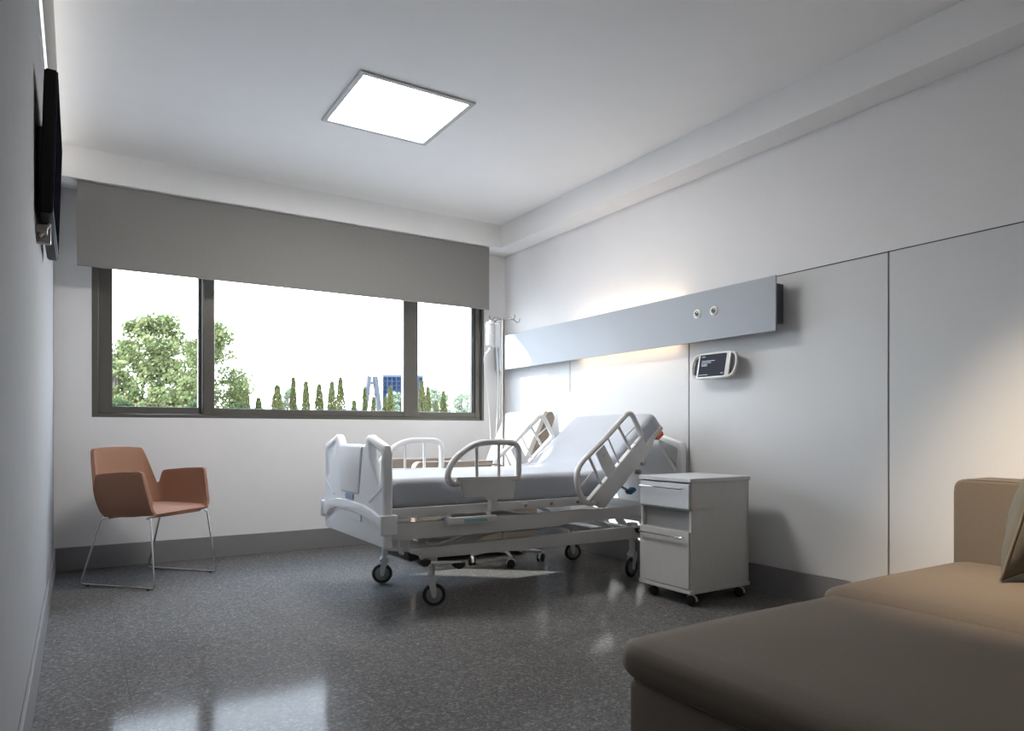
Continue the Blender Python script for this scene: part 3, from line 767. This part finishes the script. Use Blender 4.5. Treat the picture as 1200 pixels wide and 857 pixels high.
# raked back: taupe shell with white cover over its front
def rk(u, w): return (3.03+.30*u+w, .50+.665*u-.16*w)
MB().prism(rounded([rk(-.15, .018), rk(1.0, .018), rk(1.02, .05), rk(.95, .10), rk(.1, .125), rk(-.15, .10)], .02), 'xz', 4.745, 5.385, .015, 3).build('backrest', M['recl'], rc)
MB().prism(rounded([rk(-.05, -.028), rk(.5, -.034), rk(1.0, -.015), rk(1.02, .012), rk(.98, .02), rk(-.05, .02)], .012), 'xz', 4.765, 5.375, .010, 3).build('back_cover', M['cloth'], rc)
MB().box((2.30, 4.81, .555), (3.05, 5.33, .585), .012).build('seat_cover', M['cloth'], rc)

# ------------------------------------------------------------------ IV stand and bag
iv = thing('iv_stand', 'steel drip stand on casters between the bed and the recliner', 'drip stand', (2.796, 4.57, 0))
MB().cyl((2.796, 4.57, .09), (2.796, 4.57, 1.875), .0115, n=14).lathe((2.796, 4.57, .06), (0, 0, 1), [(.012, 0), (.045, .01), (.045, .05), (.03, .075), (.014, .08)], 20).build('pole', M['steel'], iv)
for a in (184, 250, 322, 35, 112):
    d = Vector((math.cos(R(a)), math.sin(R(a)), 0)); e = Vector((2.796, 4.57, 0))+d*.29
    lg = MB().tube([Vector((2.796, 4.57, .09))+d*.03, Vector((2.796, 4.57, .088))+d*.18, e+Vector((0, 0, .078))], .012, 10).build('leg', M['whitecap'], iv)
    # casters
    r = .032; dd = Vector((math.cos(R(a+70)), math.sin(R(a+70)), 0)); nn = Vector((-dd.y, dd.x, 0)); ax = e+Vector((0, 0, r))
    c = MB().lathe(ax-nn*.009, nn, [(.004, 0), (.036, 0), (.036, .018), (.004, .018)], 20)
    bmesh.ops.bisect_plane(c.bm, geom=c.bm.verts[:]+c.bm.edges[:]+c.bm.faces[:], plane_co=(0, 0, r-.006), plane_no=(0, 0, -1), clear_outer=True)
    c.cyl(e+Vector((0, 0, .05)), e+Vector((0, 0, .085)), .009)
    c.build('caster_hood', M['whitecap'], lg)
    for sg in (1, -1):
        MB().lathe(ax+nn*sg*.016-nn*.008, nn, [(.004, 0), (.027, 0), (.032, .004), (.032, .014), (.027, .018), (.004, .018)], 20).build('wheel', M['black'], lg)
hk = MB()
for sx, sy in ((-1, -.15), (1, -.1), (-.15, 1), (.1, -1)):
    b = Vector((2.796, 4.57, 1.862)); L_ = .13
    hk.tube([b, b+Vector((sx*L_*.6, sy*L_*.6, .012)), b+Vector((sx*L_*.9, sy*L_*.9, -.008)), b+Vector((sx*L_*1.05, sy*L_*1.05, .002)), b+Vector((sx*L_*1.08, sy*L_*1.08, .024))], .0038, 8, smooth=5)
hk.build('hook', M['steel'], iv)
bg = thing('iv_bag', 'clear drip bottle and bag hanging from the steel drip stand', 'drip bag', (2.68, 4.553, 1.62))
MB().lathe((2.665, 4.55, 1.655), (0, 0, 1), [(.010, -.025), (.012, -.008), (.030, .004), (.033, .02), (.033, .165), (.028, .180), (.012, .186), (.010, .195)], 24).build('bottle', M['bag'], bg)
MB().prism(rounded([(2.695, 1.645), (2.748, 1.645), (2.752, 1.70), (2.752, 1.83), (2.69, 1.83), (2.69, 1.70)], .012), 'xz', 4.535, 4.565, .010, 3).build('bag', M['bag'], bg)
mk = MB()
for k in range(8): mk.box((2.650, 4.5160, 1.685+k*.016), (2.668 if k % 2 else 2.676, 4.5185, 1.6866+k*.016))
mk.box((2.645, 4.515, 1.812), (2.682, 4.5185, 1.816))
mk.build('scale_marks', M['mark'], bg, smooth=False)
MB().tube([(2.665, 4.55, 1.845), (2.662, 4.55, 1.868), (2.668, 4.55, 1.872)], .003, 8).tube([(2.72, 4.55, 1.83), (2.69, 4.552, 1.86)], .003, 8).build('hanger', M['steel'], bg)
MB().cyl((2.668, 4.55, 1.632), (2.627, 4.55, 1.585), .011).build('drip_chamber', M['bag'], bg)
MB().tube([(2.627, 4.55, 1.585), (2.612, 4.55, 1.56), (2.618, 4.555, 1.50), (2.64, 4.56, 1.35), (2.668, 4.57, 1.15), (2.685, 4.58, .98), (2.69, 4.58, .80)], .0036, 8, smooth=5).tube([(2.72, 4.55, 1.645), (2.735, 4.56, 1.55), (2.745, 4.565, 1.40), (2.738, 4.565, 1.15), (2.725, 4.57, .90), (2.72, 4.575, .78)], .0032, 8, smooth=5).tube([(2.735, 4.555, 1.855), (2.748, 4.555, 1.78), (2.757, 4.557, 1.70), (2.762, 4.557, 1.45), (2.756, 4.56, 1.1)], .0028, 8, smooth=4).build('tube', M['tube'], bg)

# ------------------------------------------------------------------ sofa
sf = thing('corner_sofa', 'large taupe corner sofa with chaise in the right foreground', 'sofa', (2.6, .7, 0))
def cushion(lo, hi, r, puff, name, m, parent, n=26, sq=5.5):
    lo, hi = Vector(lo), Vector(hi); c = (lo+hi)/2; h = (hi-lo)/2
    t = bmesh.new(); bmesh.ops.create_cube(t, size=2)
    bmesh.ops.subdivide_edges(t, edges=t.edges[:], cuts=n, use_grid_fill=True)
    for v in t.verts:
        p = Vector((v.co.x*h.x, v.co.y*h.y, v.co.z*h.z))
        q = Vector([max(-(h[i]-r), min(h[i]-r, p[i])) for i in range(3)])
        d = p-q
        if d.length > 1e-6: p = q+d.normalized()*r
        u, w = v.co.x, v.co.y
        s_ = (1-abs(u)**3)*(1-abs(w)**3)
        p.z += (puff if v.co.z > 0 else 0)*s_*max(0, v.co.z)
        p.z += .004*math.sin(5*u+3*w)*max(0, v.co.z)*s_
        v.co = p+c
    m_ = MB(); m_._add(t); return m_.build(name, m, parent, angle=80)
MB().box((1.385, -.9, .05), (3.36, 1.555, .268), .02, 3).build('base', M['sofa'], sf)
for p in ((1.45, 1.48), (3.28, 1.48), (1.45, .5), (3.28, -.82)):
    MB().cyl((p[0], p[1], 0), (p[0], p[1], .055), .022, .026, n=16).build('foot', M['black'], sf)
MB().tube([(1.39, -.85, .274), (1.39, 1.53, .274), (1.42, 1.552, .274), (3.33, 1.552, .274)], .006, 8).build('piping', M['piping'], sf)
cushion((1.35, .10, .272), (2.47, 1.575, .398), .055, .016, 'chaise_cushion', M['sofa'], sf)
cushion((2.34, .80, .272), (3.37, 1.578, .424), .05, .020, 'seat_cushion', M['sofa'], sf)
cushion((2.33, -.05, .272), (3.37, .80, .425), .05, .018, 'seat_cushion', M['sofa'], sf)
cushion((2.33, -.88, .272), (3.37, -.05, .425), .05, .018, 'seat_cushion', M['sofa'], sf)
MB().prism(rounded([(-.88, .28), (1.59, .28), (1.59, .787), (-.88, .787)], [.02, .02, .05, .05]), 'yz', 3.36, 3.61, .018, 3).build('backrest', M['sofa'], sf)
MB().tube([(3.366, 1.586, .30), (3.366, 1.586, .73), (3.366, 1.565, .775), (3.366, 1.53, .786), (3.366, -.80, .786)], .004, 8).build('piping', M['piping'], sf)

# throw cushion leaning on the sofa
def pillow(center, rot, w, h, t_):
    n = 22; T = bmesh.new()
    F = [[None]*(n+1) for _ in range(n+1)]; B = [[None]*(n+1) for _ in range(n+1)]
    for i in range(n+1):
        for j in range(n+1):
            u, v = 2*i/n-1, 2*j/n-1
            k = (1-u*u)**.55*(1-v*v)**.55 if abs(u) < 1 and abs(v) < 1 else 0
            sx = w*u*(1-.07*(1-v*v)*0-.06*(1-abs(v))*abs(u)); sy = h*v*(1-.06*(1-abs(u))*abs(v))
            wr = .006*math.sin(9*u+5*v)*k
            F[i][j] = T.verts.new((sx, t_*k+wr, sy))
            B[i][j] = F[i][j] if (i in (0, n) or j in (0, n)) else T.verts.new((sx, -t_*k+wr, sy))
    for i in range(n):
        for j in range(n):
            T.faces.new((F[i][j], F[i+1][j], F[i+1][j+1], F[i][j+1]))
            T.faces.new((B[i][j], B[i][j+1], B[i+1][j+1], B[i+1][j]))
    bmesh.ops.recalc_face_normals(T, faces=T.faces[:])
    mtx = Matrix.Translation(center) @ rot.to_matrix().to_4x4()
    ed = [(w*u*(1), 0, h*v) for u, v in [(-1, -1), (1, -1), (1, 1), (-1, 1)]]
    T.transform(mtx)
    m_ = MB(); m_._add(T)
    rim = []
    for s_ in range(4):
        for k in range(n):
            u, v = [(2*k/n-1, -1), (1, 2*k/n-1), (1-2*k/n, 1), (-1, 1-2*k/n)][s_]
            sx = w*u*(1-.06*(1-abs(v))*abs(u)); sy = h*v*(1-.06*(1-abs(u))*abs(v))
            rim.append(mtx @ Vector((sx, 0, sy)))
    return m_, rim
pm, rim = pillow((3.108, 1.140, .688), Euler((R(15), 0, R(2))), .24, .24, .09)
po = pm.build('throw_cushion', M['pillow'], None, angle=80)
tag(po, 'olive grey square throw cushion leaning on the taupe corner sofa', 'cushion')
MB().tube(rim, .005, 8, closed=True).build('piping', M['piping'], po)

# ------------------------------------------------------------------ outdoors
struct(MB().box((-120, YO+1.0, -1.2), (260, 420, -.6)).build('ground_outside', M['lawn'], smooth=False))
def leaves(bmx, blobs, count, size, seed, squash=.8):
    rnd = random.Random(seed); tot = sum(b[3]**2 for b in blobs)
    for (bx, by, bz, br) in blobs:
        for _ in range(int(count*br*br/tot)):
            while True:
                d = Vector((rnd.gauss(0, 1), rnd.gauss(0, 1), rnd.gauss(0, 1)))
                if d.length > .1: break
            d.normalize(); rr = br*(rnd.random()**.45)
            p = Vector((bx, by, bz))+Vector((d.x*rr, d.y*rr, d.z*rr*squash))
            a = Vector((rnd.uniform(-1, 1), rnd.uniform(-1, 1), rnd.uniform(-1, 1))).normalized(); b = a.orthogonal().normalized()
            c = a.cross(b); s_ = size*rnd.uniform(.6, 1.25)
            vs = [bmx.verts.new(p+b*s_*.5), bmx.verts.new(p+c*s_*.32), bmx.verts.new(p-b*s_*.5), bmx.verts.new(p-c*s_*.32)]
            bmx.faces.new(vs)
def broad_tree(x, y, h, w, label, seed, m='leaf', count=5000, size=.22, z0=1.2, trunk=True, nblob=85, cat='tree', name='broadleaf_tree', group=None, k=1.0):
    x, y, h, w, z0 = x*k, y*k, 1+(h-1)*k, w*k, 1+(z0-1)*k
    rnd = random.Random(seed)
    o = thing(name, label, cat, (x, y, -.6), group)
    blobs = []
    for kk in range(nblob):
        u = rnd.random(); zz = z0+(h-z0)*(.06+.86*u)
        prof = max(.12, math.sin(PI*(.17+.76*u)))**.6
        a = rnd.uniform(0, 2*PI); rr = w*prof*math.sqrt(rnd.random())*.82
        blobs.append((x+rr*math.cos(a), y+rr*math.sin(a), zz, w*rnd.uniform(.16, .30)))
    m_ = MB(); leaves(m_.bm, blobs, count, size, seed+1)
    m_.build('foliage', M[m], o, smooth=False, recalc=False)
    tk = MB().tube([(x, y, -.6), (x+.05, y, z0), (x-.05, y, z0+(h-z0)*.5), (x, y, z0+(h-z0)*.8)], .06, 8, smooth=3)
    for bl_ in blobs[::6]:
        tk.tube([(x, y, z0+.2), ((x+bl_[0])/2, (y+bl_[1])/2, (z0+bl_[2])/2+.3), bl_[:3]], .022, 6, smooth=3)
    tk.build('trunk', M['bark'], o)
    return o
G1 = 'leafy trees outside the left of the window'
broad_tree(3.35, 40, 7.15, 2.35, 'large leafy tree filling the left pane, the tallest outside', 11, count=12000, group=G1)
broad_tree(6.2, 40, 7.05, 2.35, 'leafy tree partly hidden by the left mullion', 12, count=11500, group=G1, k=1.12)
broad_tree(1.6, 38.5, 4.7, 1.15, 'yellow-green leafy tree at the left edge of the left pane', 13, count=4000, size=.2, z0=.6, group=G1, k=.86)
broad_tree(4.9, 39, 3.9, 1.0, 'low loose leafy tree in front of the tallest tree, at the left mullion', 14, count=2600, size=.18, z0=.5, group=G1, k=.84)
broad_tree(3.3, 37.5, 3.3, .85, 'low bright green bush below the middle of the left pane', 15, count=2400, size=.15, z0=.2, group=G1, k=.76)
broad_tree(7.75, 42, 4.4, .95, 'small airy tree just right of the left mullion', 16, count=2000, size=.2, z0=.8, group=G1, k=1.25)
for i, (x, h, lb) in enumerate(((1.9, 2.55, 'dark green shrub low at the left edge of the left pane'), (4.7, 2.5, 'dark green shrub low beside the left mullion, on its left side'), (6.6, 2.55, 'dark green shrub low beside the left mullion, on its right side'))):
    broad_tree(x, 36, h, .9, lb, 30+i, 'leafdark', 1700, .16, .0, cat='shrub', name='garden_shrub', nblob=30, group='dark shrubs under the leafy trees', k=.72)
# cypresses
def cypress(x, y, h, w, label, seed, k=1.0):
    x, y, h, w = x*k, y*k, 1+(h-1)*k, w*k
    rnd = random.Random(seed); o = thing('cypress_tree', label, 'tree', (x, y, -.6), 'cypress trees in a row outside the window')
    m_ = MB(); T = m_.bm
    for _ in range(1500):
        u = rnd.random()**.85; z = -.4+(h+.4)*u
        prof = w*(min(1, (u+.05)/.22)**.5)*(1-u**2.4)+.015
        a = rnd.uniform(0, 2*PI); rr = prof*(rnd.random()**.35)
        p = Vector((x+rr*math.cos(a), y+rr*math.sin(a), z)); L_ = rnd.uniform(.12, .26)
        d = Vector((math.cos(a)*.35, math.sin(a)*.35, 1)).normalized(); s_ = d.orthogonal().normalized()
        s_ = Matrix.Rotation(rnd.uniform(0, 6.28), 3, d) @ s_
        if z+L_ > h: L_ = max(.03, h-z)
        vs = [T.verts.new(p), T.verts.new(p+d*L_*.5+s_*.045), T.verts.new(p+d*L_), T.verts.new(p+d*L_*.5-s_*.045)]
        T.faces.new(vs)
    m_.build('foliage', M['cyp'], o, smooth=False, recalc=False)
    MB().cyl((x, y, -.6), (x, y, h*.8), .05, .02, n=8).build('trunk', M['bark'], o)
CY = [(7.86, 3.30, .38, 'cypress with a rounded top, nearest to the leafy trees on its left'),
      (8.54, 2.89, .30, 'short cypress second from the leafy trees, lower than its left neighbour'),
      (9.55, 3.62, .48, 'broad bushy cypress left of the tall slim cypresses'),
      (10.44, 4.10, .22, 'tall slim pointed cypress just right of the broad bushy one'),
      (11.16, 3.90, .28, 'cypress with a rounded tip second in the row of slim cypresses'),
      (11.92, 3.78, .34, 'cypress third in the row of slim cypresses, blunter than its neighbours'),
      (12.67, 3.95, .34, 'left cypress of the close pair in the middle pane'),
      (13.18, 4.20, .32, 'right and taller cypress of the close pair in the middle pane'),
      (14.02, 2.88, .22, 'very short cypress between the close pair and the pale spire'),
      (14.68, 3.68, .17, 'thin dark cypress left of the pale spire'),
      (15.22, 3.10, .16, 'short thin cypress in front of the foot of the pale spire'),
      (15.96, 3.15, .17, 'short cypress in front of the left edge of the blue glass tower'),
      (16.32, 3.80, .24, 'taller cypress in front of the middle of the blue glass tower'),
      (17.14, 3.45, .18, 'cypress beside the right mullion, in front of the glass tower'),
      (18.44, 4.25, .33, 'tallest cypress in the right pane, beside the right mullion'),
      (18.85, 3.85, .26, 'second cypress in the right pane, touching the tallest one there'),
      (19.45, 2.98, .24, 'short dark cypress low in the right pane, between two taller ones'),
      (19.95, 3.60, .30, 'cypress furthest right in the right pane')]
for i, (x, h, w, lb) in enumerate(CY): cypress(x, 40, h, w, lb, 60+i, (1.0, 1.06)[i % 2])
G2 = 'pale trees behind the cypresses'
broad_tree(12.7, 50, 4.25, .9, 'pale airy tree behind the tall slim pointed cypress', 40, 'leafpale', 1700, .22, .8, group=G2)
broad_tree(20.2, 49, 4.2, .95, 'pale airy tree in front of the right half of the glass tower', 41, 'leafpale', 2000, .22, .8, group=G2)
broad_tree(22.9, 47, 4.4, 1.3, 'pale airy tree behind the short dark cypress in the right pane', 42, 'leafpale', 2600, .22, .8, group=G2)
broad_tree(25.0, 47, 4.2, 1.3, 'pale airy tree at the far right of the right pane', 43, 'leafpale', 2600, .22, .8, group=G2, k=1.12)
# towers
gt = thing('glass_tower', 'blue glass office tower behind the cypresses at the right mullion', 'building', (63.2, 150, -.6))
TW = [(57.75, 146.0), (66.1, 142.7), (69.6, 150.9), (61.3, 154.3)]
MB().prism(TW, 'xy', -.6, 13.2, .05, 1).build('curtain_wall', M['curtain'], gt, smooth=False)
MB().prism(TW, 'xy', 13.2, 13.75, .05, 1).build('roof_parapet', mat('tower_roof', (.02, .028, .045, 1), .5), gt, smooth=False)
sp = thing('spire_tower', 'pale grey split spire standing left of the blue glass tower', 'tower', (66.6, 176, -.6))
for sg in (-1, 1):
    MB().prism([(66.6+sg*3.6, -.6), (66.6+sg*2.35, -.6), (66.6+sg*.30, 15.7), (66.6+sg*1.35, 15.8)], 'xz', 175.2, 176.8, .05, 1).build('spire_leg', M['concrete'], sp)
MB().box((65.4, 175.3, 13.6), (67.8, 176.7, 14.3), .05, 1).build('spire_beam', M['concrete'], sp)
MB().box((65.2, 175.4, 10.8), (68.0, 176.6, 11.2), .05, 1).build('spire_beam', M['concrete'], sp)

# distant low blocks along the skyline
rnd = random.Random(5)
DB = [('low pale distant block right of the leafy trees', 34, 3.6, 6.6), ('long low pale distant block behind the slim cypresses', 46, 7.0, 6.3), ('low grey distant block left of the pale spire', 58.0, 4.0, 6.7)]
for lb, xc, w, h in DB:
    o = thing('distant_block', lb, 'building', (xc, 170, -.6), 'low buildings on the skyline')
    MB().box((xc-w, 170, -.6), (xc+w, 176, h), .05, 1).build('wall', mat('far_wall', (.15, .165, .185, 1), .8), o, smooth=False)
    q = MB()
    for k in range(int(w*1.1)):
        q.box((xc-w+.8+k*1.7, 169.92, h-1.6), (xc-w+1.7+k*1.7, 170.0, h-.6))
    q.build('window_band', mat('far_windows', (.07, .085, .11, 1), .4), o, smooth=False)

# ------------------------------------------------------------------ daylight
wd = bpy.data.worlds.new('sky'); scene.world = wd; wd.use_nodes = True
nt = wd.node_tree; N = nt.nodes.new; L = nt.links.new
tc = N('ShaderNodeTexCoord'); sx = N('ShaderNodeSeparateXYZ'); L(tc.outputs['Generated'], sx.inputs[0])
cr = N('ShaderNodeValToRGB'); L(sx.outputs['Z'], cr.inputs['Fac'])
e = cr.color_ramp.elements
e[0].position = 0; e[0].color = (.84, .92, 1.0, 1)
e[1].position = .9; e[1].color = (.55, .72, 1.0, 1)
q = e.new(.25); q.color = (.84, .90, 1.0, 1)
bg_ = nt.nodes['Background']; bg_.inputs['Strength'].default_value = 3.3
L(cr.outputs['Color'], bg_.inputs['Color'])
sun = bpy.data.lights.new('sun', 'SUN'); sun.energy = 2.2; sun.angle = R(.6); sun.color = (1, .95, .87)
so = bpy.data.objects.new('sun', sun); COL.objects.link(so)
so.rotation_euler = Vector((1, -.86, -.697)).to_track_quat('-Z', 'Y').to_euler()
so.location = (-20, 25, 20)

# ------------------------------------------------------------------ camera
cam = bpy.data.cameras.new('camera'); co = bpy.data.objects.new('camera', cam); COL.objects.link(co)
cam.sensor_width = 36; cam.lens = 811*36/1200; cam.shift_y = (506-428.5)/1200; cam.clip_start = .02; cam.clip_end = 1000
co.location = (0, 0, 1.0); co.rotation_euler = (R(90), 0, -math.atan(510/811))
scene.camera = co
vs = scene.view_settings
vs.view_transform = 'Standard'; vs.look = 'None'; vs.gamma = 1; vs.use_curve_mapping = False; vs.exposure = 2.32
scene.cycles.use_denoising = True
